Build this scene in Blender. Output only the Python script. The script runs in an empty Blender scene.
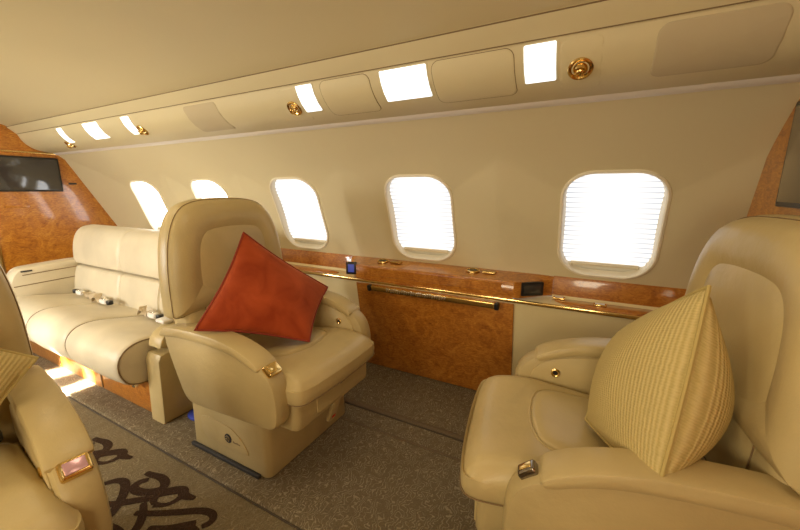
import bpy, bmesh, math, random
from mathutils import Vector, Matrix
random.seed(4)
PI = math.pi
SC = bpy.context.scene
COL = SC.collection

# ------------------------------------------------------------------ materials
def mat(name, col, rough=.5, metal=0., coat=0., spec=.5):
    m = bpy.data.materials.new(name); m.use_nodes = True
    b = m.node_tree.nodes['Principled BSDF']
    b.inputs['Base Color'].default_value = (*col, 1)
    b.inputs['Roughness'].default_value = rough
    b.inputs['Metallic'].default_value = metal
    b.inputs['Coat Weight'].default_value = coat
    b.inputs['Coat Roughness'].default_value = .06
    b.inputs['Specular IOR Level'].default_value = spec
    return m
def nd(m, t, **k):
    n = m.node_tree.nodes.new(t)
    for a, v in k.items():
        if a in n.inputs: n.inputs[a].default_value = v
        else: setattr(n, a, v)
    return n
def lk(m, a, b): m.node_tree.links.new(a, b)
def bsdf(m): return m.node_tree.nodes['Principled BSDF']
def ramp(m, stops):
    r = nd(m, 'ShaderNodeValToRGB'); e = r.color_ramp.elements
    while len(e) < len(stops): e.new(.5)
    for q, (p, c) in zip(e, stops): q.position = p; q.color = (*c, 1)
    return r
def add_bump(m, src, strength, dist):
    b = nd(m, 'ShaderNodeBump'); b.inputs['Strength'].default_value = strength; b.inputs['Distance'].default_value = dist
    lk(m, src, b.inputs['Height']); lk(m, b.outputs[0], bsdf(m).inputs['Normal'])
def coords(m, kind='Object'):
    return nd(m, 'ShaderNodeTexCoord').outputs[kind]

def leather(name, col, rough=.38):
    m = mat(name, col, rough, spec=.45)
    c = coords(m)
    n = nd(m, 'ShaderNodeTexNoise', Scale=4.0, Detail=3.0); lk(m, c, n.inputs['Vector'])
    d = tuple(v * .86 for v in col); u = tuple(min(1, v * 1.06) for v in col)
    r = ramp(m, [(.3, d), (.7, u)]); lk(m, n.outputs['Fac'], r.inputs[0]); lk(m, r.outputs[0], bsdf(m).inputs['Base Color'])
    v = nd(m, 'ShaderNodeTexNoise', Scale=22.0, Detail=5.0, Roughness=.6); lk(m, c, v.inputs['Vector'])
    add_bump(m, v.outputs['Fac'], .35, .006)
    return m
M = {}
M['leather'] = leather('cream_leather', (.545, .42, .195))
M['leather_dark'] = leather('cream_leather_shell', (.505, .385, .175), .42)
M['leather_daylit'] = leather('daylit_divan_leather', (.70, .61, .43), .40)  # window daylight on the divan painted into a paler leather
M['seam'] = mat('seam_thread', (.22, .14, .06), .7)

def wall_mat(name, col, rough=.55):
    m = mat(name, col, rough)
    c = coords(m)
    n = nd(m, 'ShaderNodeTexNoise', Scale=1.2, Detail=2.0); lk(m, c, n.inputs['Vector'])
    r = ramp(m, [(.3, tuple(v * .96 for v in col)), (.7, col)]); lk(m, n.outputs['Fac'], r.inputs[0]); lk(m, r.outputs[0], bsdf(m).inputs['Base Color'])
    n2 = nd(m, 'ShaderNodeTexNoise', Scale=220.0, Detail=2.0); lk(m, c, n2.inputs['Vector'])
    add_bump(m, n2.outputs['Fac'], .08, .001)
    return m
M['wall'] = wall_mat('cream_wall_panel', (.67, .575, .35))
M['ceil'] = wall_mat('cream_headliner', (.63, .535, .31))
M['psu'] = wall_mat('overhead_panel', (.64, .545, .32))
M['side'] = wall_mat('lower_side_panel', (.80, .66, .36), .5)
M['strip'] = mat('pale_trim', (.74, .67, .58), .4)
M['frame'] = mat('window_bezel', (.82, .74, .56), .35)
M['grille'] = mat('speaker_cloth', (.51, .42, .26), .8)
M['groove'] = mat('dark_groove', (.20, .13, .06), .8)

def wood(name, a, b, c3, scale=9.):
    m = mat(name, b, .28, coat=.7)
    c = coords(m)
    n1 = nd(m, 'ShaderNodeTexNoise', Scale=scale, Detail=8.0, Roughness=.65, Distortion=1.6); lk(m, c, n1.inputs['Vector'])
    mp = nd(m, 'ShaderNodeMapping'); mp.inputs['Scale'].default_value = (1, 1, 3.2); lk(m, c, mp.inputs[0])
    n2 = nd(m, 'ShaderNodeTexNoise', Scale=scale * 2.2, Detail=6.0, Distortion=2.5); lk(m, mp.outputs[0], n2.inputs['Vector'])
    mx = nd(m, 'ShaderNodeMath', operation='ADD'); lk(m, n1.outputs['Fac'], mx.inputs[0]); lk(m, n2.outputs['Fac'], mx.inputs[1])
    hf = nd(m, 'ShaderNodeMath', operation='MULTIPLY'); lk(m, mx.outputs[0], hf.inputs[0]); hf.inputs[1].default_value = .5
    r = ramp(m, [(.36, a), (.5, b), (.62, c3)]); lk(m, hf.outputs[0], r.inputs[0]); lk(m, r.outputs[0], bsdf(m).inputs['Base Color'])
    return m
M['burl'] = wood('burl_veneer', (.27, .075, .006), (.47, .165, .014), (.60, .26, .03))
M['burl2'] = wood('burl_cabinet', (.27, .078, .008), (.45, .16, .018), (.57, .24, .035), 12.)
M['gold'] = mat('polished_gold', (.83, .60, .24), .16, 1.)
M['brass'] = mat('antique_brass', (.66, .45, .16), .2, 1.)
M['chrome'] = mat('chrome', (.8, .78, .74), .12, 1.)
M['edge'] = mat('track_and_shadow_line', (.07, .05, .03), .9)
M['chrome_dark'] = mat('dark_chrome', (.30, .27, .24), .15, 1.)
M['black'] = mat('black_plastic', (.015, .014, .013), .35)
M['dark'] = mat('dark_rubber', (.03, .027, .025), .6)
M['screen'] = mat('screen_glass', (.045, .04, .035), .12, coat=.8)
M['white'] = mat('white_plastic', (.8, .76, .68), .4)
M['blue'] = mat('blue_nylon', (.03, .05, .35), .6)
M['red'] = mat('red_text', (.6, .05, .03), .5)
M['belt'] = mat('belt_webbing', (.62, .5, .33), .8)

def emis(name, col, s):
    m = mat(name, (.8, .8, .8), .5)
    bsdf(m).inputs['Emission Color'].default_value = (*col, 1); bsdf(m).inputs['Emission Strength'].default_value = s
    return m
M['lamp'] = emis('frosted_lamp', (.84, .95, 1.0), 1.15)
M['blue_lcd'] = emis('blue_display', (.08, .11, .55), .3); bsdf(M['blue_lcd']).inputs['Base Color'].default_value = (.06, .08, .30, 1)
M['pink'] = mat('pink_reflective_tab', (.62, .36, .40), .2, .3)

def blind_mat(strength, tint=(1, .985, .96)):  # daylight from outside is put into the blind's own emission
    m = mat('pleated_blind', (.28, .28, .28), .8)
    c = coords(m, 'Generated')
    sp = nd(m, 'ShaderNodeSeparateXYZ'); lk(m, c, sp.inputs[0])
    # pleat shade painted into the glow: dim thin lines, fading away from the window's edges
    k = nd(m, 'ShaderNodeMath', operation='MULTIPLY'); lk(m, sp.outputs['Z'], k.inputs[0]); k.inputs[1].default_value = 19 * PI
    s = nd(m, 'ShaderNodeMath', operation='SINE'); lk(m, k.outputs[0], s.inputs[0])
    a = nd(m, 'ShaderNodeMath', operation='ABSOLUTE'); lk(m, s.outputs[0], a.inputs[0])
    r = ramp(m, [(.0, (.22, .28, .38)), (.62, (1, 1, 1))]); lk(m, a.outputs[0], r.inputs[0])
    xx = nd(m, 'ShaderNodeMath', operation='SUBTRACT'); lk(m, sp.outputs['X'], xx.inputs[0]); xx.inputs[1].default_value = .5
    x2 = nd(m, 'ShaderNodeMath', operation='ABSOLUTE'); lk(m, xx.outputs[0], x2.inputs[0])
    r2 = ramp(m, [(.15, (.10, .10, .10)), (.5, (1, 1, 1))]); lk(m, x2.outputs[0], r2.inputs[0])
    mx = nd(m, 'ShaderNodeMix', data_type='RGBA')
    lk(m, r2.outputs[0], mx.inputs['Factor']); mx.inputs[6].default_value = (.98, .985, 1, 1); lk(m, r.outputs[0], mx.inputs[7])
    mu = nd(m, 'ShaderNodeMix', data_type='RGBA', blend_type='MULTIPLY'); mu.inputs['Factor'].default_value = 1
    lk(m, mx.outputs[2], mu.inputs[6]); mu.inputs[7].default_value = (*tint, 1)
    lk(m, mu.outputs[2], bsdf(m).inputs['Emission Color']); bsdf(m).inputs['Emission Strength'].default_value = strength
    return m
M['blind'] = blind_mat(.98)
M['blind_left'] = blind_mat(5.0)
M['blind_near_left'] = blind_mat(38., (1, .98, .93))
M['blind_near_dim'] = blind_mat(12., (1, .86, .60))
M['blind_near'] = blind_mat(12., (1, .88, .66))

def carpet(name, base, line, amt=1.0):
    m = mat(name, base, .95, spec=.1)
    c = coords(m)
    w = nd(m, 'ShaderNodeTexWave', Scale=21.0, Distortion=20.0, Detail=1.5); w.inputs['Detail Scale'].default_value = 1.3; lk(m, c, w.inputs['Vector'])
    n = nd(m, 'ShaderNodeTexNoise', Scale=180.0, Detail=2.0); lk(m, c, n.inputs['Vector'])
    n3 = nd(m, 'ShaderNodeTexNoise', Scale=30.0, Detail=1.0); lk(m, c, n3.inputs['Vector'])
    r = ramp(m, [(.70, (0, 0, 0)), (.95, (1, 1, 1))]); lk(m, w.outputs['Fac'], r.inputs[0])
    br = ramp(m, [(.36, (0, 0, 0)), (.46, (1, 1, 1))]); lk(m, n3.outputs['Fac'], br.inputs[0])
    fm = nd(m, 'ShaderNodeMath', operation='MULTIPLY'); lk(m, r.outputs[0], fm.inputs[0]); lk(m, br.outputs[0], fm.inputs[1])
    mx = nd(m, 'ShaderNodeMix', data_type='RGBA'); lk(m, fm.outputs[0], mx.inputs['Factor'])
    mx.inputs[6].default_value = (*base, 1); mx.inputs[7].default_value = (*line, 1)
    mu = nd(m, 'ShaderNodeMix', data_type='RGBA', blend_type='MULTIPLY'); mu.inputs['Factor'].default_value = .6
    r3 = ramp(m, [(.3, (.55, .55, .55)), (.7, (1.2, 1.2, 1.2))]); lk(m, n.outputs['Fac'], r3.inputs[0])
    lk(m, mx.outputs[2], mu.inputs[6]); lk(m, r3.outputs[0], mu.inputs[7])
    lk(m, mu.outputs[2], bsdf(m).inputs['Base Color'])
    ad = nd(m, 'ShaderNodeMath', operation='ADD'); lk(m, fm.outputs[0], ad.inputs[0]); lk(m, n.outputs['Fac'], ad.inputs[1])
    add_bump(m, ad.outputs[0], .5, .004)
    return m
M['carpet'] = carpet('swirl_carpet', (.175, .133, .078), (.32, .26, .165))
M['carpet_plain'] = carpet('track_cover_carpet', (.18, .13, .08), (.20, .145, .09))
M['aisle'] = carpet('aisle_carpet', (.20, .152, .083), (.26, .205, .12))
M['scroll'] = carpet('scroll_pattern_pile', (.045, .024, .013), (.06, .034, .02))

def knit():
    m = mat('knitted_cream_fabric', (.5, .4, .2), .9, spec=.15)
    uv = nd(m, 'ShaderNodeTexCoord').outputs['UV']
    w = nd(m, 'ShaderNodeTexWave', Scale=13.0, Distortion=1.6, Detail=2.0, bands_direction='X'); w.inputs['Detail Scale'].default_value = 3.0; lk(m, uv, w.inputs['Vector'])
    w2 = nd(m, 'ShaderNodeTexWave', Scale=22.0, Distortion=1.0, Detail=1.0, bands_direction='Y'); lk(m, uv, w2.inputs['Vector'])
    n = nd(m, 'ShaderNodeTexNoise', Scale=60.0, Detail=3.0); lk(m, uv, n.inputs['Vector'])
    a = nd(m, 'ShaderNodeMath', operation='MULTIPLY_ADD'); lk(m, w2.outputs['Fac'], a.inputs[0]); a.inputs[1].default_value = .2; lk(m, w.outputs['Fac'], a.inputs[2])
    b = nd(m, 'ShaderNodeMath', operation='MULTIPLY_ADD'); lk(m, n.outputs['Fac'], b.inputs[0]); b.inputs[1].default_value = .6; lk(m, a.outputs[0], b.inputs[2])
    r = ramp(m, [(.1, (.47, .36, .13)), (.5, (.58, .45, .185)), (1.0, (.66, .53, .25))])
    dv = nd(m, 'ShaderNodeMath', operation='MULTIPLY'); lk(m, b.outputs[0], dv.inputs[0]); dv.inputs[1].default_value = .55
    lk(m, dv.outputs[0], r.inputs[0]); lk(m, r.outputs[0], bsdf(m).inputs['Base Color'])
    add_bump(m, b.outputs[0], .38, .004)
    return m
M['knit'] = knit()
def suede():
    m = mat('rust_suede', (.42, .07, .018), .85, spec=.15)
    bsdf(m).inputs['Sheen Weight'].default_value = .35; bsdf(m).inputs['Sheen Tint'].default_value = (1, .45, .25, 1)
    c = coords(m)
    n = nd(m, 'ShaderNodeTexNoise', Scale=9.0, Detail=4.0, Distortion=.6); lk(m, c, n.inputs['Vector'])
    r = ramp(m, [(.3, (.27, .036, .007)), (.7, (.44, .075, .018))]); lk(m, n.outputs['Fac'], r.inputs[0]); lk(m, r.outputs[0], bsdf(m).inputs['Base Color'])
    add_bump(m, n.outputs['Fac'], .4, .012)
    return m
M['suede'] = suede()
M['suede_edge'] = mat('rust_piping', (.26, .03, .008), .8)

# ------------------------------------------------------------------ geometry helpers
def chaikin(p, n=2, closed=True):
    for _ in range(n):
        q = []; L = len(p)
        for i in range(L if closed else L - 1):
            a, b = p[i], p[(i + 1) % L]
            q.append(tuple(a[k] * .75 + b[k] * .25 for k in range(len(a)))); q.append(tuple(a[k] * .25 + b[k] * .75 for k in range(len(a))))
        if not closed: q = [p[0]] + q + [p[-1]]
        p = q
    return p
def area2(o): return sum(o[i][0] * o[(i + 1) % len(o)][1] - o[(i + 1) % len(o)][0] * o[i][1] for i in range(len(o)))
def inset(o, d):
    if area2(o) < 0: d = -d
    n = len(o); r = []
    for i in range(n):
        p0, p1, p2 = o[i - 1], o[i], o[(i + 1) % n]
        a = Vector((p1[0] - p0[0], p1[1] - p0[1])); b = Vector((p2[0] - p1[0], p2[1] - p1[1]))
        if a.length < 1e-9: a = b
        if b.length < 1e-9: b = a
        a.normalize(); b.normalize()
        na = Vector((-a.y, a.x)); nb = Vector((-b.y, b.x)); m = na + nb
        if m.length < 1e-6: m = na
        m.normalize(); k = d / max(.5, m.dot(na))
        r.append((p1[0] + m.x * k, p1[1] + m.y * k))
    return r
def rrect(cx, cy, hx, hy, r, seg=5):
    o = []
    for k, (sx, sy) in enumerate(((1, 1), (-1, 1), (-1, -1), (1, -1))):
        for i in range(seg + 1):
            t = (k + i / seg) * PI / 2
            o.append((cx + sx * (hx - r) + r * math.cos(t), cy + sy * (hy - r) + r * math.sin(t)))
    return o
def loft(bm, rings, cap0=True, cap1=True, closed=True):
    R = [[bm.verts.new(p) for p in r] for r in rings]
    n = len(R[0])
    for a, b in zip(R, R[1:]):
        for i in range(n if closed else n - 1):
            j = (i + 1) % n
            bm.faces.new((a[i], a[j], b[j], b[i]))
    if cap0: bm.faces.new(list(reversed(R[0])))
    if cap1: bm.faces.new(R[-1])
    return R
def puff(bm, o, fmap, prof, crown=0., inner=(.75, .5, .25, .08), cap0=True):
    """closed cushion: outline o, rings of (inset, height), then inner rings with a crown"""
    def ins(d):                       # large insets shrink towards the middle, so corners never fold over
        if d <= .018: return inset(o, d)
        q = inset(o, .018); mx = sum(p[0] for p in q) / len(q); my = sum(p[1] for p in q) / len(q)
        ea = max(.03, (max(p[0] for p in q) - min(p[0] for p in q)) / 2); eb = max(.03, (max(p[1] for p in q) - min(p[1] for p in q)) / 2)
        fa = max(.1, 1 - (d - .018) / ea); fb = max(.1, 1 - (d - .018) / eb)
        ca = (max(p[0] for p in q) + min(p[0] for p in q)) / 2; cb = (max(p[1] for p in q) + min(p[1] for p in q)) / 2
        return [(ca + (a - ca) * fa, cb + (b - cb) * fb) for a, b in q]
    rings = [[fmap(a, b, h) for a, b in ins(d)] for d, h in prof]
    last = ins(prof[-1][0]); hl = prof[-1][1]
    cx = sum(p[0] for p in last) / len(last); cy = sum(p[1] for p in last) / len(last)
    for f in inner:
        rings.append([fmap(cx + (a - cx) * f, cy + (b - cy) * f, hl + crown * (1 - f * f)) for a, b in last])
    loft(bm, rings, cap0, True)
AX = {'x': lambda a, b, h: (h, a, b), 'y': lambda a, b, h: (a, h, b), 'z': lambda a, b, h: (a, b, h)}
def prism(bm, o, axis, h0, h1, bev=.01):
    f = AX[axis] if isinstance(axis, str) else axis
    s = 1 if h1 > h0 else -1; b = min(bev, abs(h1 - h0) * .49)
    pr = [(b, h0), (b * .3, h0 + s * b * .3), (0, h0 + s * b), (0, h1 - s * b), (b * .3, h1 - s * b * .3), (b, h1)] if b > 0 else [(0, h0), (0, h1)]
    loft(bm, [[f(x, y, h) for x, y in inset(o, d)] for d, h in pr])
def box(bm, x0, x1, y0, y1, z0, z1, bev=.004, r=None):
    if x0 > x1: x0, x1 = x1, x0
    if y0 > y1: y0, y1 = y1, y0
    if z0 > z1: z0, z1 = z1, z0
    r = bev if r is None else r
    o = rrect((x0 + x1) / 2, (y0 + y1) / 2, (x1 - x0) / 2, (y1 - y0) / 2, max(1e-4, min(r, (x1 - x0) * .49, (y1 - y0) * .49)), 4)
    prism(bm, o, 'z', z0, z1, bev)
def tube(bm, pts, r, seg=8, closed=False):
    P = [Vector(p) for p in pts]; n = len(P); rings = []
    up = None
    for i in range(n):
        if closed: t = P[(i + 1) % n] - P[i - 1]
        else: t = P[min(i + 1, n - 1)] - P[max(i - 1, 0)]
        if t.length < 1e-9: t = Vector((1, 0, 0))
        t.normalize()
        if up is None:
            up = Vector((0, 0, 1)) if abs(t.z) < .9 else Vector((1, 0, 0))
        up = (up - t * up.dot(t))
        if up.length < 1e-6: up = t.orthogonal()
        up.normalize(); s = t.cross(up)
        rr = r[i] if isinstance(r, (list, tuple)) else r
        rings.append([P[i] + (up * math.cos(a) + s * math.sin(a)) * rr for a in [2 * PI * k / seg for k in range(seg)]])
    if closed:
        rings.append(rings[0]); loft(bm, rings, False, False)
    else: loft(bm, rings)
def lathe(bm, prof, mat4, seg=24):
    loft(bm, [[mat4 @ Vector((r * math.cos(2 * PI * k / seg), r * math.sin(2 * PI * k / seg), z)) for k in range(seg)] for r, z in prof])
def obj(name, bm, m, parent=None, sharp=38, smooth=True):
    bmesh.ops.remove_doubles(bm, verts=bm.verts, dist=1e-5)
    bmesh.ops.recalc_face_normals(bm, faces=bm.faces)
    me = bpy.data.meshes.new(name); bm.to_mesh(me); bm.free()
    for mm in (m if isinstance(m, (list, tuple)) else [m]): me.materials.append(mm)
    if smooth:
        for p in me.polygons: p.use_smooth = True
        me.set_sharp_from_angle(angle=math.radians(sharp))
    o = bpy.data.objects.new(name, me); COL.objects.link(o)
    if parent: o.parent = parent
    return o
def B(): return bmesh.new()
def thing(name, label, cat, loc=(0, 0, 0), rz=0, group=None):
    o = bpy.data.objects.new(name, None); COL.objects.link(o); o.empty_display_size = .1
    o.location = loc; o.rotation_euler = (0, 0, rz); o['label'] = label; o['category'] = cat
    if group: o['group'] = group
    return o
def tag(o, label, cat, group=None):
    o['label'] = label; o['category'] = cat
    if group: o['group'] = group
    return o
def struct(name, bm, m, parent=None, **k):
    o = obj(name, bm, m, parent, **k)
    if not parent: o['kind'] = 'structure'
    return o
def sroot(name):
    o = bpy.data.objects.new(name, None); COL.objects.link(o); o['kind'] = 'structure'; return o

# ------------------------------------------------------------------ cabin cross-section (Y, Z)
X0, X1 = -4.30, .512          # the two bulkheads
YC = .56                     # centre line of the cabin
WP = chaikin([(1.95, .70), (1.93, .80), (1.905, .9), (1.876, 1.0), (1.838, 1.1), (1.782, 1.2), (1.708, 1.3), (1.612, 1.39), (1.525, 1.46)], 2, False)
PP = chaikin([(1.50, 1.468), (1.42, 1.478), (1.365, 1.50), (1.315, 1.545), (1.29, 1.605)], 2, False)
CP = chaikin([(1.285, 1.61), (1.24, 1.652)], 0, False)
HP = chaikin([(1.24, 1.658), (1.08, 1.722), (.9, 1.765), (.72, 1.785), (YC, 1.79)], 2, False)
def arclen(P):
    L = [0.]
    for a, b in zip(P, P[1:]): L.append(L[-1] + math.hypot(b[0] - a[0], b[1] - a[1]))
    return L
class Surf:
    def __init__(s, P, mirror=False): s.P = P; s.L = arclen(P); s.m = mirror; s.len = s.L[-1]
    def __call__(s, x, t, d=0.):
        t = min(max(t, 1e-5), s.len - 1e-5)
        for i in range(len(s.L) - 1):
            if s.L[i + 1] >= t: break
        f = (t - s.L[i]) / (s.L[i + 1] - s.L[i])
        def nrm(j):
            a = s.P[max(j - 1, 0)]; b = s.P[min(j + 1, len(s.P) - 1)]
            v = Vector((-(b[1] - a[1]), b[0] - a[0])); v.normalize(); return v
        n = nrm(i).lerp(nrm(i + 1), f); n.normalize()
        y = s.P[i][0] * (1 - f) + s.P[i + 1][0] * f + n.x * d
        z = s.P[i][1] * (1 - f) + s.P[i + 1][1] * f + n.y * d
        return (x, 2 * YC - y if s.m else y, z)
    def tz(s, z):
        for i in range(len(s.P) - 1):
            if s.P[i][1] <= z <= s.P[i + 1][1]:
                return s.L[i] + (z - s.P[i][1]) / (s.P[i + 1][1] - s.P[i][1] + 1e-9) * (s.L[i + 1] - s.L[i])
        return s.len

def patch(bm, S, cx, ct, hx, ht, r, prof, crown=0., inner=(.8, .6, .4, .2, .06), seg=6, cap0=False):
    o = rrect(cx, ct, hx, ht, r, seg)
    # subdivide long straight sides so the piece follows the curve of the panel
    q = []
    for i in range(len(o)):
        a, b = o[i], o[(i + 1) % len(o)]; L = math.hypot(b[0] - a[0], b[1] - a[1]); k = max(1, int(L / .035))
        for j in range(k): q.append((a[0] + (b[0] - a[0]) * j / k, a[1] + (b[1] - a[1]) * j / k))
    puff(bm, q, lambda a, b, h: S(a, b, h), prof, crown, inner, cap0)

WINX = [.068, -.864, -1.77, -2.64, -3.52]
WZ0, WZ1 = .745, 1.222
def build_wall(name, mirror, wins):
    S = Surf(WP, mirror); ta, tb = S.tz(WZ0), S.tz(WZ1); ct = (ta + tb) / 2; ht = (tb - ta) / 2; hx = .197
    bm = B()
    edges = [X0]; ws = sorted(wins)
    for a, b in zip(ws, ws[1:]): edges.append((a + b) / 2)
    edges.append(X1)
    for k, cx in enumerate(ws):
        xa, xb = edges[k], edges[k + 1]
        hole = rrect(cx, ct, hx - .006, ht - .006, .12, 8); n = len(hole)
        outer = []
        for (x, t) in hole:                       # shoot from the hole centre to the cell rectangle
            dx, dt = x - cx, t - ct
            ks = []
            if dx > 1e-9: ks.append((xb - cx) / dx)
            if dx < -1e-9: ks.append((xa - cx) / dx)
            if dt > 1e-9: ks.append((S.len - ct) / dt)
            if dt < -1e-9: ks.append((0 - ct) / dt)
            f = min(ks); outer.append([cx + dx * f, ct + dt * f])
        for (X, T) in ((xa, 0), (xb, 0), (xa, S.len), (xb, S.len)):   # snap the nearest ones to the corners
            i = min(range(n), key=lambda q: (outer[q][0] - X) ** 2 + (outer[q][1] - T) ** 2); outer[i] = [X, T]
        rings = []
        for f in (0, .15, .3, .45, .6, .75, .88, 1):
            rings.append([S(h[0] + (o[0] - h[0]) * f, h[1] + (o[1] - h[1]) * f, 0) for h, o in zip(hole, outer)])
        loft(bm, rings, False, False)
    w = struct(name, bm, M['wall'], sharp=60)
    return S, ct, ht, hx
def build_window(n, S, cx, ct, ht, hx, bl):
    root = sroot('window_%d' % n)
    bm = B()
    oo = lambda d, h: [S(a, b, h) for a, b in rrect(cx, ct, hx - d, ht - d, max(.02, .125 - d), 9)]
    loft(bm, [oo(-.012, -.004), oo(-.008, .006), oo(0, .009), oo(.004, .006), oo(.008, -.006), oo(.011, -.022), oo(.015, -.036)], False, False)
    obj('window_frame', bm, M['frame'], root)
    # pleated blind
    bm = B(); rows = []
    t0 = ct - ht + .05; t1 = ct + ht - .014; N = 44
    for i in range(N + 1):
        t = t0 + (t1 - t0) * i / N; v = (t - ct) / (ht - .02)
        w = hx - .010; rr = .112; e = abs(t - ct) - (ht - .011 - rr)
        if e > 0: w = w - rr + math.sqrt(max(0, rr * rr - e * e))
        d = -.028 + (.0025 if i % 2 else -.0025)
        rows.append([S(cx + w * q, t, d) for q in (-1, -.5, 0, .5, 1)])
    loft(bm, rows, False, False, closed=False)
    obj('pleated_blind', bm, bl, root, smooth=False)
    bm = B()
    w = hx - .055
    loft(bm, [[S(cx + q * w, t0 + a, b) for a, b in ((-.012, -.035), (-.014, -.024), (-.004, -.019), (.006, -.022), (.008, -.035))] for q in (-1, -.6, -.2, .2, .6, 1)])
    obj('blind_bar', bm, M['frame'], root)
    bm = B()       # outer skin behind the blind closes the opening
    w = hx + .01
    loft(bm, [[S(cx - w, t, -.07), S(cx + w, t, -.07)] for t in [ct - ht - .02 + (2 * ht + .03) * i / 8 for i in range(9)]], False, False, closed=False)
    obj('window_pane', bm, M['frame'], root)
    return root
S, ct, ht, hx = build_wall('wall_far', False, WINX)
for i, cx in enumerate(WINX): build_window(i + 1, S, cx, ct, ht, hx, M['blind'] if i < 3 else M['blind_left'])
Sn, ct, ht, hx = build_wall('wall_near', True, WINX)
for i, cx in enumerate(WINX): build_window(i + 6, Sn, cx, ct, ht, hx, M['blind_near_dim'] if i < 2 else M['blind_near'] if i < 3 else M['blind_near_left'])

def extr(bm, prof, xa, xb, mirror=False, closed=False, nx=12):
    f = lambda y: 2 * YC - y if mirror else y
    loft(bm, [[(xa + (xb - xa) * i / nx, f(y), z) for y, z in prof] for i in range(nx + 1)], closed, closed, closed=closed)

# overhead service panels, trim strip, headliner
Pfar, Pnear = Surf(PP), Surf(PP, True)
bm = B(); extr(bm, PP, X0, X1); struct('trim_1', bm, M['psu'], sharp=60)
bm = B(); extr(bm, PP, X0, X1, True); struct('trim_2', bm, M['psu'], sharp=60)
strip = [(1.530, 1.458), (1.526, 1.453), (1.514, 1.456), (1.503, 1.461), (1.496, 1.468), (1.505, 1.476), (1.53, 1.476)]
bm = B(); extr(bm, strip, X0, X1, closed=True); struct('trim_3', bm, M['strip'])
bm = B(); extr(bm, strip, X0, X1, True, closed=True); struct('trim_4', bm, M['strip'])
cove = [(1.292, 1.600), (1.294, 1.614), (1.30, 1.63), (1.25, 1.668), (1.236, 1.656), (1.240, 1.648), (1.284, 1.609)]
bm = B(); extr(bm, cove, X0, X1, closed=True); struct('trim_5', bm, M['psu'])
bm = B(); extr(bm, cove, X0, X1, True, closed=True); struct('trim_6', bm, M['psu'])
full = HP + [(2 * YC - y, z) for y, z in reversed(HP[:-1])]
bm = B(); extr(bm, full, X0, X1, nx=20); extr(bm, [(y, z + .03) for y, z in full], X0, X1, nx=20); struct('ceiling', bm, M['ceil'], sharp=60)
# dark shadow gap between trim and headliner
for k, mir in enumerate((False, True)):
    bm = B(); extr(bm, [(1.236, 1.654), (1.243, 1.660), (1.250, 1.675)], X0, X1, mir); extr(bm, [(1.289, 1.602), (1.296, 1.606), (1.30, 1.615)], X0, X1, mir)
    f_ = lambda y: 2 * YC - y if mir else y
    tube(bm, [(X0, f_(1.2365), 1.6545), (X1, f_(1.2365), 1.6545)], .0022, 6); tube(bm, [(X0, f_(1.2885), 1.605), (X1, f_(1.2885), 1.605)], .002, 6)
    struct('trim_%d' % (7 + k), bm, M['groove'])

# ------------------------------------------------------------------ bulkheads
half = [(1.90, -.02), (1.80, .60), (1.95, .70)] + WP[1:] + [(1.50, 1.468)] + PP[1:] + [(1.24, 1.655)] + HP[1:]
fullc = half + [(2 * YC - y, z) for y, z in reversed(half[:-1])]
def plate(bm, o, x, th):
    loft(bm, [[(x, y, z) for y, z in o], [(x + th, y, z) for y, z in o]])
# outside the liner by 2 cm so that the cut edges never show
grow = lambda o: inset(o, -.02)
g = grow(half + [(YC, -.02)])
bm = B()
far = [p for p in grow([(1.05, -.02)] + [q for q in half if q[0] > 1.05] + [(1.05, 1.73)])]
far = [(max(1.05, y), z) for y, z in far]
plate(bm, far, X0, -.04)
struct('wall_left', bm, M['burl'], smooth=False)
bm = B(); plate(bm, [(2 * YC - y, z) for y, z in far], X0, -.04); struct('wall_left_near', bm, M['burl'], smooth=False)
bm = B(); box(bm, X0 - .04, X0, 2 * YC - 1.05, 1.05, 1.62, 1.86, 0.001); struct('wall_left_header', bm, M['burl'], smooth=False)
bm = B(); box(bm, X0 - .045, X0 + .006, 1.035, 1.05, 0, 1.62, .003); struct('trim_9', bm, M['gold'])
bm = B(); box(bm, -5.14, -5.1, -.9, 2.0, -.05, 1.9, .001); struct('wall_forward', bm, M['wall'], smooth=False)
bm = B(); box(bm, -5.14, X0 - .03, 1.3, 1.34, -.05, 1.9, .001); struct('wall_vestibule_far', bm, M['wall'], smooth=False)
bm = B(); box(bm, -5.14, X0 - .03, -.22, -.18, -.05, 1.9, .001); struct('wall_vestibule_near', bm, M['wall'], smooth=False)
bm = B(); box(bm, -5.14, X0 - .03, -.22, 1.34, 1.8, 1.86, .001); struct('ceiling_vestibule', bm, M['ceil'], smooth=False)
bm = B(); plate(bm, grow(fullc), X1, .04); struct('wall_right', bm, M['burl'], smooth=False)

# ------------------------------------------------------------------ floor
EY = .757
bm = B()
extr(bm, [(EY, -.03), (EY, -.008), (EY + .006, -.001), (EY + .02, .0015), (EY + .05, 0), (1.93, 0)], X0 - .85, X1, nx=4)
struct('floor', bm, M['carpet'])
bm = B()
extr(bm, [(EY, -.03), (EY, -.008), (EY + .006, -.001), (EY + .02, .0015), (EY + .05, 0), (1.93, 0)], X0 - .85, X1, True, nx=4)
struct('floor_near', bm, M['carpet'])
bm = B(); v = [(EY + .02, -.012), (2 * YC - EY - .02, -.012)]
extr(bm, v, X0 - .85, X1, nx=4)
for f in bm.faces: f.material_index = 0
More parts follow.
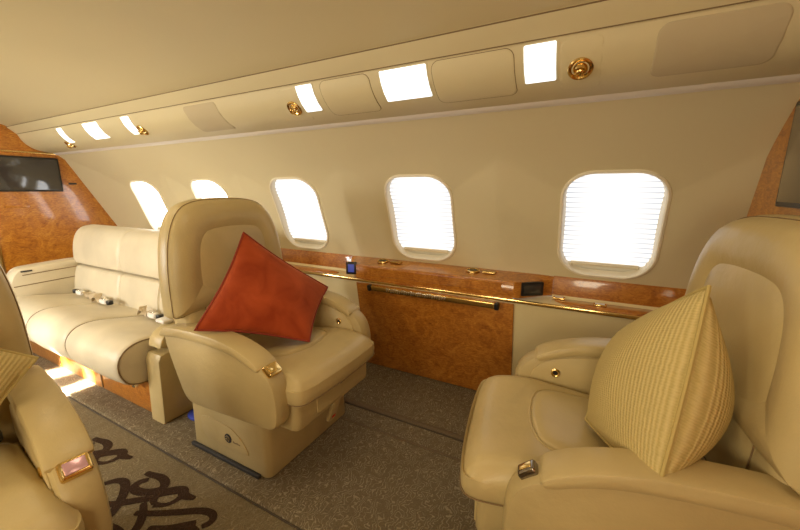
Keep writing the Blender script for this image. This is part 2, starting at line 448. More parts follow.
# scroll pattern woven in the aisle carpet
unit = [([(-.12, .648), (-.085, .652), (-.035, .665), (.01, .655), (.03, .628), (-.005, .592), (-.055, .575), (-.088, .582), (-.092, .61), (-.07, .632)], .014, .026),
        ([(.075, .574), (.045, .588), (.04, .612), (.07, .645), (.105, .668), (.13, .652), (.155, .655), (.185, .665)], .008, .03),
        ([(.075, .574), (.11, .588), (.128, .612), (.13, .64)], .02, .012),
        ([(-.13, .47), (-.08, .49), (-.03, .53), (.01, .566), (.055, .597)], .014, .022),
        ([(-.21, .53), (-.185, .568), (-.145, .583), (-.09, .555), (-.04, .508), (-.01, .46), (.0, .42)], .012, .024),
        ([(.03, .56), (.08, .535), (.12, .50), (.14, .46), (.12, .42)], .012, .022),
        ([(.05, .52), (.12, .555), (.20, .605), (.26, .645), (.31, .655), (.335, .632), (.32, .60)], .013, .02),
        ([(.16, .505), (.22, .53), (.262, .568), (.29, .60)], .018, .03),
        ([(.0, .44), (.06, .455), (.12, .45), (.18, .43)], .016, .02)]
def ribbon(bm, pts, w0, w1, z):
    p = chaikin(pts, 2, False); n = len(p); L = []; R = []
    for i in range(n):
        a = p[max(i - 1, 0)]; b = p[min(i + 1, n - 1)]
        t = Vector((b[0] - a[0], b[1] - a[1]));
        if t.length < 1e-9: t = Vector((1, 0))
        t.normalize()
        w = (w0 + (w1 - w0) * math.sin(PI * i / (n - 1))) * (.55 if i in (0, n - 1) else 1) * .62 + .002
        L.append(bm.verts.new((p[i][0] - t.y * w, p[i][1] + t.x * w, z))); R.append(bm.verts.new((p[i][0] + t.y * w, p[i][1] - t.x * w, z)))
    for i in range(n - 1):
        f = bm.faces.new((L[i], L[i + 1], R[i + 1], R[i])); f.material_index = 1
zz = 0
for k in range(-6, 5):
    for ui, (pts, w0, w1) in enumerate(unit):
        if k % 2 and (ui > 4 or (k > 0 and ui < 3)) or (k < 0 and ui > 5): continue
        for my in (False, True):
            q = [(x - 1.43 + k * .452, (2 * .40 - y) if my else y) for x, y in pts]
            if my and max(p[1] for p in q) > .44 and min(p[1] for p in q) < .22: pass
            zz += 1
            ribbon(bm, q, w0, w1, -.0108 + (zz % 7) * .00006)
struct('floor_aisle', bm, [M['aisle'], M['scroll']], smooth=False)
# seat tracks
for k, (ya, yb, mm) in enumerate(((1.445, 1.475, 'carpet_plain'), (1.312, 1.322, 'carpet_plain'))):
    bm = B(); box(bm, X0 + .01, X1 - .01, ya, yb, -.002, .006, .002); struct('trim_%d' % (10 + k), bm, M[mm])
bm = B(); box(bm, X0 + .01, X1 - .01, 1.436, 1.444, -.002, .0035, .001); struct('trim_12', bm, M['edge'])
bm = B(); tube(bm, [(X0, EY - .004, -.008), (X1, EY - .004, -.008)], .0035); struct('trim_13', bm, M['edge'])  # dark line paints in the shadow along the aisle step

# ------------------------------------------------------------------ lower side walls, ledge, table console
def sidey(z): return 1.90 - .10 * z / .60
lower = [(1.905, -.01), (1.90, 0), (1.80, .60), (1.802, .606), (1.84, .606)]
bm = B(); extr(bm, [(1.905, -.01), (1.90, 0), (1.80, .600)], X0, X1); struct('wall_side_far', bm, M['side'])
bm = B(); extr(bm, [(1.905, -.01), (1.90, 0), (1.80, .600), (1.95, .70)], X0, X1, True); struct('wall_side_near', bm, M['side'])

ledge = thing('side_ledge', 'burl wood side ledge with gold rail under the windows', 'ledge', (0, 0, 0))
CXA, CXB = -1.265, -.315      # raised console between the seats
def ledge_run(xa, xb):
    bm = B(); extr(bm, [(1.952, .722), (1.946, .722), (1.94, .70), (1.935, .625)], xa, xb); obj('backsplash', bm, M['burl2'], ledge)
    bm = B(); extr(bm, [(1.936, .626), (1.93, .612), (1.88, .606), (1.80, .606), (1.797, .598)], xa, xb); obj('shelf', bm, M['side'], ledge)
ledge_run(X0, CXA - .13); ledge_run(CXB + .17, X1)
def taper(xa, xb):           # curved end of the console from the face back into the recess
    n = 8; rt = []; rm = []; rb = []; wv = []
    for i in range(n + 1):
        f = i / n; x = xa + (xb - xa) * f; y = 1.80 + .132 * (f * f * (3 - 2 * f))
        rt.append((x, y, .700)); rm.append((x, y, .618)); wv.append((x, 1.952, .722)); rb.append((x, y, .610))
    bm = B(); loft(bm, [rm, rt, wv], False, False, closed=False); obj('console_end', bm, M['burl2'], ledge)
    bm = B(); loft(bm, [[(x, 1.80, .598) for x, y, z in rb], [(x, 1.80, .606) for x, y, z in rb], [(x, 1.94, .614) for x, y, z in rb]], False, False, closed=False); obj('shelf', bm, M['side'], ledge)
taper(CXB, CXB + .17); taper(CXA, CXA - .13)
bm = B(); extr(bm, [(1.802, .612), (1.80, .618), (1.80, .692), (1.806, .700), (1.952, .722)], CXA, CXB, nx=6); obj('console_face', bm, M['burl2'], ledge)
bm = B(); extr(bm, [(1.80, .64), (1.797, .642), (1.797, .688), (1.80, .69)], CXA + .10, CXB - .06, nx=4); obj('console_drawer', bm, M['burl2'], ledge)
# wooden tray inlays set in the recessed shelf
for xa, xb in ((CXB + .16, X1 - .02), (-2.4, CXA - .2)):
    o = chaikin([(xa, 1.925), (xa + .07, 1.835), (xa + .16, 1.812), (xb, 1.812), (xb, 1.925)], 2)
    bm = B(); prism(bm, o, 'z', .604, .6135, .002); obj('tray_inlay', bm, M['burl2'], ledge)
bm = B(); prof = [(1.800, .594), (1.790, .596), (1.788, .604), (1.790, .611), (1.800, .613)]
extr(bm, prof, X0 + .01, X1 - .01, closed=True); obj('gold_rail', bm, M['gold'], ledge)
def ring_at(bm, x, y, z, r, h=.006):
    lathe(bm, [(r * .80, -.01), (r * .84, h * .5), (r * .92, h), (r, h * .6), (r * 1.02, -.004)], Matrix.Translation((x, y, z)), 20)
def cup_holder(x, label, n):
    t = thing('cup_holder', label, 'cup holder', (x, 1.888, .716), group=None)
    bm = B(); ring_at(bm, 0, 0, 0, .038); obj('rim', bm, M['gold'], t)
    bm = B(); lathe(bm, [(.0305, .0035), (.02, .0025), (.002, .002)], Matrix(), 16); obj('well', bm, M['black'], t)
    bm = B(); box(bm, .055, .125, -.022, .022, -.003, .006, .002); obj('latch_plate', bm, M['brass'], t)
    bm = B(); tube(bm, [(-.028, 0, .008), (-.01, .01, .012), (.012, .008, .012), (.028, -.004, .008)], .003); obj('spring_finger', bm, M['gold'], t)
    return t
cup_holder(-1.12, 'gold cup holder on the console top nearest the blue display', 0)
cup_holder(-.55, 'gold cup holder on the console top nearest the black control unit', 1)
for x, y, l in ((-.13 + .02, 1.905, 'small gold ashtray lid at the corner of the right recessed shelf'), (.07, 1.875, 'pale gold rimmed socket on the right recessed shelf below the largest window')):
    t = thing('ledge_socket', l, 'socket', (x, y, .6135))
    bm = B(); box(bm, -.028, .028, -.016, .016, 0, .010, .003); obj('socket_rim', bm, M['gold'], t)
    bm = B(); box(bm, -.020, .020, -.010, .010, .009, .0115, .001); obj('socket_lid', bm, M['white'], t)

# wood cabinet panel that hides the folding table, with its stowed gold edge bar
cab = thing('table_cabinet', 'burl wood panel of stowed table between the two aisle seats', 'cabinet', (-.79, 1.80, 0))
cab_m = Matrix.Translation((.79, -1.80, 0))
def sidef(a, b, h): return (a + .79, sidey(b) - 1.80 - h, b)
bm = B(); prism(bm, rrect(-.785, .296, .478, .292, .004, 3), sidef, 0.001, .010, .003); obj('door', bm, M['burl2'], cab)
bm = B(); prism(bm, rrect(-.770, .568, .375, .016, .008, 4), sidef, .004, .034, .004); obj('gold_edge_bar', bm, M['gold'], cab)
bm = B()
for k in range(26):
    x = -1.03 + k * .0145
    box(bm, x + .79 - .006, x + .79 + .006, sidey(.568) - 1.80 - .037, sidey(.568) - 1.80 - .02, .560 + .003 * math.sin(k * 2.1), .582 + .003 * math.cos(k * 1.7), .002)
obj('hinge_teeth', bm, M['chrome'], cab)
for x in (-1.155, -.388):
    bm = B(); prism(bm, rrect(x, .568, .011, .019, .007, 4), sidef, .004, .040, .004); obj('end_bracket', bm, M['black'], cab)

def panel_on(name, label, cx, cy, cz, rz, w, h, face):
    t = thing(name, label, 'control', (cx, cy, cz), rz)
    bm = B(); prism(bm, rrect(0, 0, w / 2, h / 2, .006, 4), lambda a, b, q: (a, q, b), -.010, .008, .002); obj('bezel', bm, M['black'], t)
    bm = B(); prism(bm, rrect(0, 0, w / 2 - .013, h / 2 - .014, .003, 3), lambda a, b, q: (a, q, b), -.012, -.009, .001); obj('display', bm, M[face], t)
    return t
panel_on('control_panel', 'blue lit control display at the left end of the wooden console', -1.300, 1.800, .672, math.radians(16), .066, .078, 'blue_lcd')
panel_on('control_panel', 'black control unit at the right end of the wooden console', -.235, 1.850, .664, math.radians(34), .115, .070, 'screen')

# ------------------------------------------------------------------ overhead: lamps, vents, grilles, lids
def tP(f): return Pfar.len * f
lamp_prof = [(0, -.006), (0, .002), (.002, .004), (.006, .004)]
def lamp(cx, hw, label, S=Pfar):
    t = thing('ceiling_light', label, 'ceiling light')
    bm = B(); patch(bm, S, cx, S.len * .74, hw + .006, S.len * .236, .006, [(0, -.004), (0, .0015), (.003, .002), (.007, .001)], inner=(.95,), cap0=False); obj('lamp_frame', bm, M['psu'], t)
    bm = B(); patch(bm, S, cx, S.len * .74, hw, S.len * .222, .005, [(0, -.002), (0, .003), (.002, .0045)]); obj('diffuser', bm, M['lamp'], t)
    return t
G1 = 'frosted lamps in the overhead panel'
lamp(-.682, .098, 'large square frosted ceiling lamp above the wooden console, widest of the near three')
lamp(-1.165, .045, 'narrow frosted ceiling lamp beside the brass vent, just left of the large square one')
lamp(-.196, .048, 'narrow frosted ceiling lamp between the large square one and the rightmost brass vent')
lamp(-3.54, .040, 'farthest small frosted ceiling lamp, nearest the left wooden bulkhead')
lamp(-3.08, .098, 'wide frosted ceiling lamp above the divan, middle of the far three')
lamp(-2.63, .045, 'narrow frosted ceiling lamp over the divan, nearest the left speaker grille')
for cx in (-.68, -3.08): lamp(cx, .098, 'added unseen fill lamp on the overhead panel behind the camera at x %s' % ('near' if cx > -1 else 'far'), Pnear)['label'] = 'added unseen fill lamp overhead of the opposite side, %s end' % ('right' if cx > -1 else 'left')  # lamps mirrored onto the unseen side, added as fill
def vent(cx, f, label):
    p = Vector(Pfar(cx, Pfar.len * f, 0)); q = Vector(Pfar(cx, Pfar.len * f, 1)); n = (q - p).normalized()
    t = thing('air_vent', label, 'air vent', p)
    t2 = Matrix.Translation((0, 0, 0)) @ n.to_track_quat('Z', 'Y').to_matrix().to_4x4()
    bm = B(); lathe(bm, [(.036, -.004), (.037, .003), (.034, .006), (.027, .003), (.023, -.001), (.0215, -.002)], t2, 28); obj('vent_rim', bm, M['brass'], t)
    bm = B(); lathe(bm, [(.0225, -.004), (.021, .004), (.016, .010), (.013, .018), (.0135, .024), (.011, .027), (.006, .024), (.001, .023)], t2, 24); obj('nozzle', bm, M['gold'], t)
    bm = B(); lathe(bm, [(.0228, -.003), (.0235, .0005), (.0300, -.0008), (.0302, -.003)], t2, 24); obj('vent_shadow_ring', bm, M['black'], t)
    bm = B()
    for k in range(9):
        a = 2 * PI * k / 9; d = t2 @ Vector((.015 * math.cos(a), .015 * math.sin(a), .016)); e = t2 @ Vector((.0145 * math.cos(a), .0145 * math.sin(a), .025)); tube(bm, [d, e], .0018, 6)
    obj('nozzle_ribs', bm, M['gold'], t)
vent(-.078, .62, 'brass air vent right of the rightmost ceiling lamp')
vent(-1.268, .62, 'brass air vent left of the narrow near ceiling lamp')
vent(-3.63, .45, 'tiny brass air vent by the farthest ceiling lamp')
vent(-2.545, .60, 'small brass air vent below the narrow lamp over the divan')
def lid(cx, hw, f0, f1, r, m, name, label, cat, h=.003):
    bm = B(); patch(bm, Pfar, cx, Pfar.len * (f0 + f1) / 2, hw, Pfar.len * (f1 - f0) / 2, r, [(0, -.003), (0, h * .6), (.002, h), (.006, h)], inner=(.92, .75, .5, .25, .06))
    return tag(obj(name, bm, m), label, cat)
lid(.245, .135, .36, .95, .03, M['grille'], 'speaker_grille', 'large rounded cloth speaker grille in the overhead panel at right', 'speaker')
lid(-1.90, .135, .30, .95, .02, M['grille'], 'speaker_grille', 'grey beige speaker grille in the overhead panel above the left seat', 'speaker')
# hinged lids of the service panels
for k, (cx, hw) in enumerate(((-.42, .145), (-.955, .125))):
    t = thing('overhead_lid', ['flush rounded service lid right of the large square lamp', 'flush rounded service lid left of the large square lamp'][k], 'panel')
    o = rrect(cx, Pfar.len * .65, hw, Pfar.len * .32, .03, 6); q = []
    for i in range(len(o)):
        a, b = o[i], o[(i + 1) % len(o)]; n = max(1, int(math.hypot(b[0] - a[0], b[1] - a[1]) / .02))
        for j in range(n): q.append((a[0] + (b[0] - a[0]) * j / n, a[1] + (b[1] - a[1]) * j / n))
    bm = B(); puff(bm, q, lambda a, b, h: Pfar(a, b, h), [(0, -.002), (0, .001), (.003, .0022), (.01, .0022)], 0, (.92, .75, .5, .25, .06), False); obj('lid_panel', bm, M['psu'], t)
    bm = B(); tube(bm, [Pfar(a, b, .0006) for a, b in q], .0012, 5, True); obj('lid_seam', bm, M['groove'], t)
# raised round-cornered plates around the vents
for k, (cx, l) in enumerate(((-.078, 'square vent plate around the rightmost brass vent'), (-1.268, 'square vent plate around the brass vent beside the narrow near lamp'))):
    bm = B(); patch(bm, Pfar, cx, Pfar.len * .62, .058, Pfar.len * .33, .02, [(0, -.003), (0, .0008), (.002, .0016), (.006, .0016)]); tag(obj('vent_plate', bm, M['psu']), l, 'panel')

# ------------------------------------------------------------------ televisions
def tv(name, label, x, sgn, y0, y1, z0, z1):
    t = thing(name, label, 'television', (x, (y0 + y1) / 2, (z0 + z1) / 2))
    hy, hz = (y1 - y0) / 2, (z1 - z0) / 2
    bm = B(); prism(bm, rrect(0, 0, hy, hz, .006, 4), 'x', -sgn * .002, sgn * .022, .004); obj('bezel', bm, M['black'], t)
    bm = B(); prism(bm, rrect(0, 0, hy - .014, hz - .014, .003, 3), 'x', sgn * .02, sgn * .024, .001); obj('screen', bm, M['screen'], t)
tv('television', 'flat dark television on the left burl wood bulkhead', X0, 1, .95 + .11, 1.52, 1.135, 1.425)
tv('television', 'dark screen cut off by the right frame edge on the right bulkhead', X1, -1, .90, 1.530, 1.10, 1.40)
bm = B(); prism(bm, rrect(1.33, 1.462, .185, .007, .004, 4), 'x', X0 + .001, X0 + .016, .003); tag(obj('picture_light', bm, M['gold']), 'slim gold light bar above the left television', 'light bar')
bm = B(); prism(bm, rrect(1.60, 1.205, .030, .008, .004, 4), 'x', X0 - .002, X0 + .006, .002); tag(obj('wall_slot', bm, M['dark']), 'small dark slot in the bulkhead wood right of the television', 'slot')
bm = B(); prism(bm, rrect(1.20, 1.01, .075, .010, .005, 4), 'x', X0 - .002, X0 + .006, .002); tag(obj('wall_slot', bm, M['burl']), 'thin wooden finger slot in the bulkhead below the television', 'slot')

# ------------------------------------------------------------------ club chairs
def make_chair(label, loc, rz, slide=0., logo=False, handle=-1, bs=0., dz=0.):
    t = thing('club_chair', label, 'armchair', loc, rz)
    L, LD = M['leather'], M['leather_dark']
    # pedestal base
    bm = B(); prism(bm, rrect(0, 0, .245, .262, .03, 5), 'z', 0, .285, .012)
    for v in bm.verts:
        if v.co.z > .1: v.co.x *= .985; v.co.y *= .985
    base = obj('base', bm, LD, t)
    for s in (-1, 1):
        bm = B(); box(bm, -.24, .20, s * .262, s * .278, .0005, .018, .004); obj('floor_rail', bm, M['dark'], t)
        bm = B(); prism(bm, chaikin([(-.16, .06), (.13, .06), (.135, .10), (.06, .165), (-.02, .178), (-.15, .178), (-.165, .16)], 2), lambda a, b, h: (a, s * h, b), .258, .2645, .003); obj('access_panel', bm, LD, base)
    if logo:
        for s in (-1,):
            bm = B(); lathe(bm, [(.021, 0), (.021, .003), (.001, .0035)], Matrix.Translation((.015, s * .2635, .118)) @ Matrix.Rotation(PI / 2, 4, 'X'), 24); e = obj('emblem', bm, M['dark'], base)
            bm = B()
            for pts in ([(-.012, .006), (-.002, .014), (.006, .004), (.0, -.006), (.006, -.014)], [(-.014, -.004), (-.006, .002), (-.006, -.010)], [(.008, .012), (.012, .002), (.008, -.006)]):
                tube(bm, [(.015 + a, s * .2675, .118 + b) for a, b in chaikin(pts, 2, False)], .0014, 5)
            obj('emblem_mark', bm, LD, base)
            bm = B()
            for k in range(6):
                box(bm, .045 + k * .0075, .050 + k * .0075, s * .2640, s * .2655, .106, .112 + (.003 if k in (0, 3) else 0), .0004)
            obj('faint_lettering', bm, M['groove'], base)
    # under-seat fascia
    bm = B(); prism(bm, rrect(.09 + slide, 0, .305, .243, .03, 5), 'z', .255, .392, .012); fas = obj('seat_frame', bm, LD, t)
    bm = B(); prism(bm, rrect(.045, .322, .175, .047, .008, 4), lambda a, b, h: (h, a, b), .388 + slide, .3995 + slide, .003); obj('front_drawer', bm, LD, fas)
    bm = B(); box(bm, .397 + slide, .403 + slide, .012, .048, .335, .352, .002); obj('latch_tag', bm, M['chrome'], fas)
    bm = B(); prism(bm, rrect(.02, .205, .027, .072, .020, 5), lambda a, b, h: (h + (b - .2) * .35 + slide, a, b), .345, .366, .008); tab = obj('pull_tab', bm, L, t)
    bm = B()
    for k in range(4): box(bm, .3535 + slide, .3560 + slide, .008 + k * .006, .012 + k * .006, .158, .166 + .004 * (k % 2), .0004)
    obj('red_print', bm, M['red'], tab)
    # seat cushion
    o = chaikin([(-.20, -.238), (.20, -.242), (.34, -.262), (.425, -.262), (.445, -.20), (.452, 0), (.445, .20), (.425, .262), (.34, .262), (.20, .242), (-.20, .238)], 2)
    def fc(a, b, h):
        z = h
        z -= .13 * max(0, .26 - a) * (1 if h > .44 else .4)
        if h > .44: z -= (max(0, a - .24) / .2) ** 2 * .032 + .006 * math.exp(-(b / .12) ** 2)
        return (a + slide, b, z)
    bm = B(); puff(bm, o, fc, [(.02, .375), (.006, .378), (0, .392), (-.002, .415), (0, .44), (.006, .462), (.018, .480), (.035, .492), (.055, .497), (.07, .497)], .0, (.93, .85, .7, .5, .3, .1)); cush = obj('seat_cushion', bm, L, t)
    o = chaikin([(-.16, -.165), (.10, -.165), (.235, -.15), (.262, -.08), (.268, 0), (.262, .08), (.235, .15), (.10, .165), (-.16, .165)], 2)
    bm = B(); puff(bm, o, fc, [(0, .478), (0, .495), (.004, .502), (.012, .5065), (.03, .510)], .004); obj('seat_insert', bm, L, cush)
    bm = B(); tube(bm, [fc(a, b, .4975) for a, b in inset(o, -.004)], .0028, 6, True); obj('insert_welt', bm, L, cush)
    bm = B(); oo = chaikin([(-.20, -.238), (.20, -.242), (.34, -.262), (.425, -.262), (.445, -.20), (.452, 0), (.445, .20), (.425, .262), (.34, .262), (.20, .242), (-.20, .238)], 2)
    tube(bm, [(a + slide, b, .386) for a, b in inset(oo, -.0012)], .0018, 6, True); obj('cushion_seam', bm, M['seam'], cush)
    # arms
    for s in (-1, 1):
        o = chaikin([(-.285, .545), (-.24, .578), (-.05, .590), (.10, .586), (.24, .560), (.335, .512), (.366, .47), (.378, .40), (.372, .32), (.345, .295), (.30, .288), (-.10, .262), (-.165, .272), (-.20, .33)], 2)
        ym = lambda a, b, h: (a, s * h, b + (0 if s == handle else .038 * min(1, max(0, (b - .36) / .15))))
        bm = B(); prism(bm, o, ym, .236, .318, .020); arm = obj('arm', bm, LD, t)
        cap = chaikin([(-.29, .535), (-.295, .558), (-.25, .592), (-.05, .605), (.10, .601), (.22, .578), (.305, .537), (.30, .512), (.27, .518), (.20, .545), (.10, .560), (-.05, .562), (-.2, .553)], 2)
        bm = B(); prism(bm, cap, ym, .228, .323, .010); pad = obj('arm_pad', bm, L, arm)
        hm = Matrix.Translation((.328, s * .277, .520)) @ Matrix.Rotation(math.radians(38), 4, 'Y')
        if s == handle:
          hw = .018 if slide else .030
          b2 = B(); box(b2, -.022, .024, -hw, hw, -.014, .010, .007)
          for v in b2.verts: v.co = hm @ v.co
          obj('recline_handle', b2, M['gold'] if not label.startswith('cream club seat at the right') else M['chrome_dark'], arm)
          b2 = B(); box(b2, -.014, .016, -hw + .009, hw - .009, .008, .012, .003)
          for v in b2.verts: v.co = hm @ v.co
          obj('handle_insert', b2, M['pink'] if label.startswith('cream club seat cut off') else M['gold'], arm)
        # inner side panel with its round socket
        ip = chaikin([(-.16, .40), (.30, .40), (.325, .44), (.31, .49), (.24, .535), (.10, .553), (-.16, .55)], 2)
        bm = B(); prism(bm, ip, ym, .2375, .2310, .003); pn = obj('side_panel', bm, L, arm)
        rm = Matrix.Translation((.235, s * .2315, .488 + (0 if s == handle else .030))) @ Matrix.Rotation(s * PI / 2, 4, 'X')
        bm = B(); lathe(bm, [(.0155, -.001), (.0155, .003), (.012, .0045), (.0085, .003)], rm, 20); obj('socket_ring', bm, M['gold'], pn)
        bm = B(); lathe(bm, [(.0088, .0005), (.008, .003), (.001, .0035)], rm, 16); obj('socket_button', bm, M['black'], pn)
    # backrest: low section, then the winged headrest shell with its inset panel
    xr = lambda z: -(z - .45) * .055
    o = rrect(0, .52, .262, .17, .04, 6)
    bm = B(); puff(bm, o, lambda a, b, h: (h + bs + xr(b), a, b), [(.02, -.275), (.004, -.27), (0, -.26), (0, -.19), (.006, -.172), (.02, -.162), (.04, -.158)], .004); low = obj('lower_back', bm, L, t)
    for s in (-1, 1):
        bm = B(); tube(bm, [(-.160 + bs + xr(z), s * .20, z) for z in (.40, .48, .56, .62)], .0022, 5); obj('back_seam', bm, M['seam'], low)
    o = chaikin([(-.27, .622), (-.308, .624), (-.309, .66), (-.304, .82), (-.280, .97), (-.228, 1.070), (-.15, 1.108), (0, 1.113), (.15, 1.108), (.228, 1.070), (.280, .97), (.304, .82), (.309, .66), (.308, .624), (.27, .622), (0, .622)], 2)
    bx = lambda a, b, h: (h + bs + xr(b) - .06 * max(0, b - 1.0), a, b - dz)
    bm = B(); puff(bm, o, bx, [(.05, -.270), (.02, -.266), (.006, -.258), (0, -.245), (-.003, -.22), (-.002, -.20), (.002, -.185), (.004, -.182), (.008, -.170), (.022, -.152), (.045, -.140), (.065, -.136), (.085, -.137), (.10, -.141), (.125, -.148), (.14, -.158)], 0, (.9, .6, .3, .08)); sh = obj('backrest', bm, L, t)
    bm = B(); tube(bm, [bx(a, b, -.183) for a, b in inset(o, .0025)], .0016, 5, True); obj('wing_seam', bm, M['seam'], sh)
    o = chaikin([(-.180, .50), (-.186, .66), (-.188, .80), (-.184, .92), (-.15, .985), (-.07, .998), (0, 1.0), (.07, .998), (.15, .985), (.184, .92), (.188, .80), (.186, .66), (.180, .50)], 2)
    bm = B(); puff(bm, o, bx, [(-.004, -.175), (0, -.158), (.004, -.150), (.014, -.146), (.035, -.143)], .006); obj('back_insert', bm, L, sh)
    bm = B(); tube(bm, [bx(a, b, -.150) for a, b in inset(o, -.001)], .0018, 5, True); obj('insert_welt', bm, M['seam'], sh)
    return t
make_chair('cream club seat facing the camera side with the rust cushion on it', (-1.29, 1.11, 0), 0, logo=True)['label'] = 'cream leather club seat left of the wooden console, holding the rust cushion'
make_chair('cream club seat at the right', (.205, 1.095, 0), PI + math.radians(9), slide=.05, handle=1, bs=.05, dz=.022)['label'] = 'cream leather club seat at right of the frame, holding the large knitted cushion'
make_chair('cream club seat cut off', (-1.37, .055, 0), math.radians(-8), handle=1)['label'] = 'cream leather club seat cut off at the lower left corner across the aisle'

# ------------------------------------------------------------------ cushions
def pillow(name, label, corners, T, m, edge=None, pinch=.05, nrm=None, asym=(.5, .5)):
    C = [Vector(c) for c in corners]; cen = sum(C, Vector()) / 4
    N = (C[1] - C[0]).cross(C[3] - C[0]).normalized() if nrm is None else Vector(nrm).normalized()
    t = thing(name, label, 'cushion', cen)
    n = 28
    def P(u, v, side):
        a = math.sin(PI * u); b = math.sin(PI * v)
        uu = u + pinch * (.5 - u) * 2 * (b ** 1) * .5; vv = v + pinch * (.5 - v) * 2 * (a ** 1) * .5
        p = C[0] * (1 - uu) * (1 - vv) + C[1] * uu * (1 - vv) + C[2] * uu * vv + C[3] * (1 - uu) * vv
        h = T * (max(a, 0) * max(b, 0)) ** .55
        h *= asym[0] * 2 if side > 0 else asym[1] * 2
        w = .004 * math.sin(9 * u + 5 * v) * a * b
        return p + N * side * (h * .5 + w) - cen
    bm = B(); uvl = bm.loops.layers.uv.new('UVMap')
    for side in (1, -1):
        V = [[bm.verts.new(P(i / n, j / n, side)) for j in range(n + 1)] for i in range(n + 1)]
        for i in range(n):
            for j in range(n):
                f = bm.faces.new((V[i][j], V[i + 1][j], V[i + 1][j + 1], V[i][j + 1]))
                for l, (q, w) in zip(f.loops, ((i, j), (i + 1, j), (i + 1, j + 1), (i, j + 1))): l[uvl].uv = (q / n, w / n)
    obj('cushion_cover', bm, m, t, sharp=80)
    e = [P(i / n, 0, 1) for i in range(n)] + [P(1, i / n, 1) for i in range(n)] + [P(1 - i / n, 1, 1) for i in range(n)] + [P(0, 1 - i / n, 1) for i in range(n)]
    bm = B(); tube(bm, e, .0045, 6, True); obj('piping', bm, edge or m, t)
    return t
pillow('throw_cushion', 'rust red suede square cushion leaning in the left club seat',
       [(-1.36, 1.08, .965), (-1.185, 1.425, .652), (-1.02, 1.09, .515), (-1.30, .775, .625)], .15, M['suede'], M['suede_edge'], .07)
pillow('throw_cushion', 'large knitted yellow cream cushion leaning in the right club seat',
       [(.10, 1.22, .72), (.225, .93, .955), (.165, .77, .575), (.04, 1.07, .50)], .22, M['knit'], None, -.03, None, (.82, .30))
pillow('throw_cushion', 'knitted yellow cream cushion in the seat cut off at the lower left',
       [(-1.345, .350, .685), (-1.47, .02, .95), (-1.30, -.12, .60), (-1.20, .14, .53)], .14, M['knit'], None, .05)

# ------------------------------------------------------------------ divan along the far wall
sofa = thing('divan', 'daylit pale cream leather three place divan along the window wall', 'sofa', (-2.7, 1.1, 0))
def sv(bm):
    for v in bm.verts: v.co -= Vector((2.7 * -1, 1.1, 0))
    return bm
SX = [-3.50, -2.98, -2.46, -1.915]
LP = M['leather_daylit']
seatp = chaikin([(1.32, .22), (1.32, .352), (1.20, .362), (1.0, .405), (.88, .428), (.80, .41), (.750, .35), (.752, .27), (.79, .205), (.88, .185), (1.1, .185), (1.3, .19)], 2)
for a, b in zip(SX, SX[1:]):
    bm = B(); w = .5 * (b - a); c = .5 * (a + b)
    rings = []
    for f, d in ((-1, .022), (-.985, .010), (-.95, .002), (-.88, -.002), (-.4, -.006), (.4, -.006), (.88, -.002), (.95, .002), (.985, .010), (1, .022)):
        rings.append([(c + w * f, y, z) for y, z in inset(seatp, d)])
    loft(bm, rings); sc_ = obj('seat_cushion', sv(bm), LP, sofa)
    for xx in (a + .004, b - .004):
        bm = B(); tube(bm, [(xx, y, z) for y, z in inset(seatp, .008)], .0035, 5, True); obj('cushion_seam', sv(bm), M['seam'], sc_)
topp = chaikin([(1.245, .585), (1.235, .62), (1.25, .76), (1.29, .85), (1.36, .885), (1.46, .87), (1.52, .78), (1.52, .60), (1.40, .582)], 2)
lowp = chaikin([(1.205, .33), (1.200, .42), (1.228, .55), (1.245, .578), (1.32, .582), (1.50, .58), (1.50, .33)], 2)
BX = [-3.56, -2.86, -2.38, -1.92]
for a, b in zip(BX, BX[1:]):
    for nm, pr in (('back_roll', topp), ('back_cushion', lowp)):
        bm = B(); w = .5 * (b - a); c = .5 * (a + b)
        loft(bm, [[(c + w * f, y, z) for y, z in inset(pr, d)] for f, d in ((-1, .03), (-.985, .014), (-.95, .003), (-.88, 0), (.88, 0), (.95, .003), (.985, .014), (1, .03))]); obj(nm, sv(bm), LP, sofa)
bm = B(); box(bm, SX[0], SX[-1] + .0, .885, 1.5, 0.001, .195, .004); base = obj('plinth', sv(bm), M['burl2'], sofa)
for x in (-3.0, -2.45):
    bm = B(); box(bm, x - .003, x + .003, .880, .886, .01, .19, .001); obj('plinth_gap', sv(bm), M['groove'], base)
for x in (-3.25, -2.80, -2.30, -2.0):
    bm = B(); box(bm, x - .012, x + .012, .84, .89, .155, .185, .004); obj('cushion_clip', sv(bm), M['chrome'], sofa)
# far arm (by the bulkhead): slanted front, ribbed inner side
arm = chaikin([(.80, .28), (.835, .44), (.885, .565), (.925, .605), (1.0, .612), (1.30, .625), (1.32, .60), (1.32, .28)], 2)
bm = B(); prism(bm, arm, 'x', -3.66, -3.51, .016); ar = obj('arm', sv(bm), LP, sofa)
for z, y0 in ((.565, .93), (.49, .875)):
    bm = B(); tube(bm, [(-3.509, y0, z - .006), (-3.509, 1.1, z), (-3.509, 1.24, z + .004)], .003, 5); obj('arm_seam', sv(bm), M['seam'], ar)
bm = B(); box(bm, -3.512, -3.504, .925, .985, .580, .590, .002); obj('arm_slot', sv(bm), M['dark'], ar)
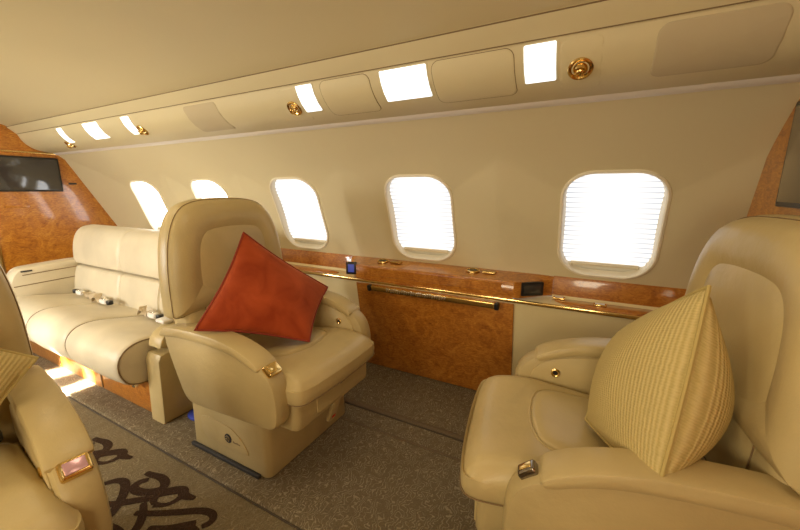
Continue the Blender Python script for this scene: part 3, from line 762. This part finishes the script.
# near end panel
ep = chaikin([(.855, .0), (.875, .43), (.90, .455), (1.0, .46), (1.45, .46), (1.45, .0)], 1); ep = [(y, max(.001, z)) for y, z in ep]
bm = B(); prism(bm, [(.858, .001), (.870, .33), (.885, .36), (.92, .365), (1.45, .365), (1.45, .001)], 'x', -1.905, -1.785, .012); e = obj('end_panel', sv(bm), M['leather'], sofa)
bm = B(); prism(bm, chaikin([(.885, .372), (.895, .43), (.935, .47), (1.02, .485), (1.4, .485), (1.4, .372)], 2), 'x', -1.90, -1.79, .014); obj('end_arm', sv(bm), M['leather'], sofa)
bm = B(); box(bm, -1.925, -1.85, .95, 1.02, .486, .505, .008); tag(obj('strap_end', bm, M['white']), 'white folded strap end on top of the low divan end arm', 'strap')

def belt(x, y, z, label, flip=1):
    t = thing('seat_belt', label, 'seat belt', (x, y, z))
    bm = B(); o = chaikin([(-.04, -.02), (.04, -.025), (.05, .0), (.035, .022), (-.035, .02)], 2); prism(bm, o, 'z', 0.001, .030, .008); obj('buckle', bm, M['white'], t)
    bm = B(); box(bm, -.03, .02, -.012, .012, .029, .036, .003); obj('buckle_plate', bm, M['chrome'], t)
    bm = B()
    p = [(.045 * flip, .01), (.10 * flip, .03), (.15 * flip, .0), (.20 * flip, .05)]
    pts = chaikin(p, 2, False)
    loft(bm, [[(a, b - .022, .006 + .02 * math.sin(i)), (a, b + .022, .010 + .014 * math.cos(i * 1.3)), (a, b + .022, .013 + .014 * math.cos(i * 1.3)), (a, b - .022, .009 + .02 * math.sin(i))] for i, (a, b) in enumerate(pts)])
    obj('strap', bm, M['belt'], t)
    bm = B(); o = chaikin([(-.09 * flip, -.015), (-.055 * flip, -.02), (-.05 * flip, .02), (-.09 * flip, .02)], 2); prism(bm, o, 'z', .001, .03, .006); obj('retractor', bm, M['black'], t)
belt(-3.28, 1.15, .395, 'white seat belt buckle on the divan, farthest one by the bulkhead arm')
belt(-2.86, 1.12, .398, 'white seat belt buckle with dark strap slot in the middle of the divan', -1)
belt(-2.28, 1.12, .398, 'dark seat belt on the divan, nearest the left club seat', -1)
belt(-1.43, .235, .485, 'small seat belt buckle beside the arm pad of the seat cut off at lower left', -1)
bm = B(); o = chaikin([(-1.76, .93), (-1.60, .95), (-1.58, 1.03), (-1.66, 1.08), (-1.77, 1.05)], 2); prism(bm, o, 'z', .0015, .022, .009); tag(obj('pouch', bm, M['blue']), 'small blue pouch on the carpet between divan and club seat', 'pouch')

# ------------------------------------------------------------------ light
def area(name, loc, target, sx, sy, e, col, spread=180):
    l = bpy.data.lights.new(name, 'AREA'); l.shape = 'RECTANGLE'; l.size = sx; l.size_y = sy; l.energy = e; l.color = col; l.spread = math.radians(spread)
    o = bpy.data.objects.new(name, l); COL.objects.link(o); o.location = loc
    o.rotation_euler = (Vector(target) - Vector(loc)).to_track_quat('-Z', 'Y').to_euler(); return o
# sunbeams through the opposite windows on the left
area('sunbeam', (-2.62, -.66, 1.10), (-2.62, .85, 0), .03, .22, 5.0, (1, .95, .85), 5)
area('sunbeam', (-3.4, -.66, 1.12), (-2.95, .80, 0), .05, .16, 5.0, (1, .95, .85), 6)
area('sunbeam', (-2.9, -.62, 1.15), (-2.75, .80, .05), .12, .2, .9, (1, .95, .88), 20)
# added warm fill lights under the middle of the ceiling, no fixture there
for x in (-3.3, -2.1, -.9, .1):
    area('fill_light', (x, YC, 1.75), (x, YC, 0), .5, .25, 2.2, (1, .85, .58))
w = bpy.data.worlds.new('World'); SC.world = w; w.use_nodes = True
w.node_tree.nodes['Background'].inputs[0].default_value = (1, .93, .8, 1); w.node_tree.nodes['Background'].inputs[1].default_value = .4

# ------------------------------------------------------------------ camera
cam = bpy.data.cameras.new('camera'); co = bpy.data.objects.new('camera', cam); COL.objects.link(co)
cam.sensor_width = 36; cam.lens = 36 * 360 / 800; cam.clip_start = .02
co.location = (0, 0, 1.15)
co.rotation_euler = (math.radians(90 - 11.8), 0, math.radians(28))
SC.camera = co
SC.view_settings.view_transform = 'Standard'; SC.view_settings.look = 'None'; SC.view_settings.exposure = .15; SC.view_settings.gamma = 1.
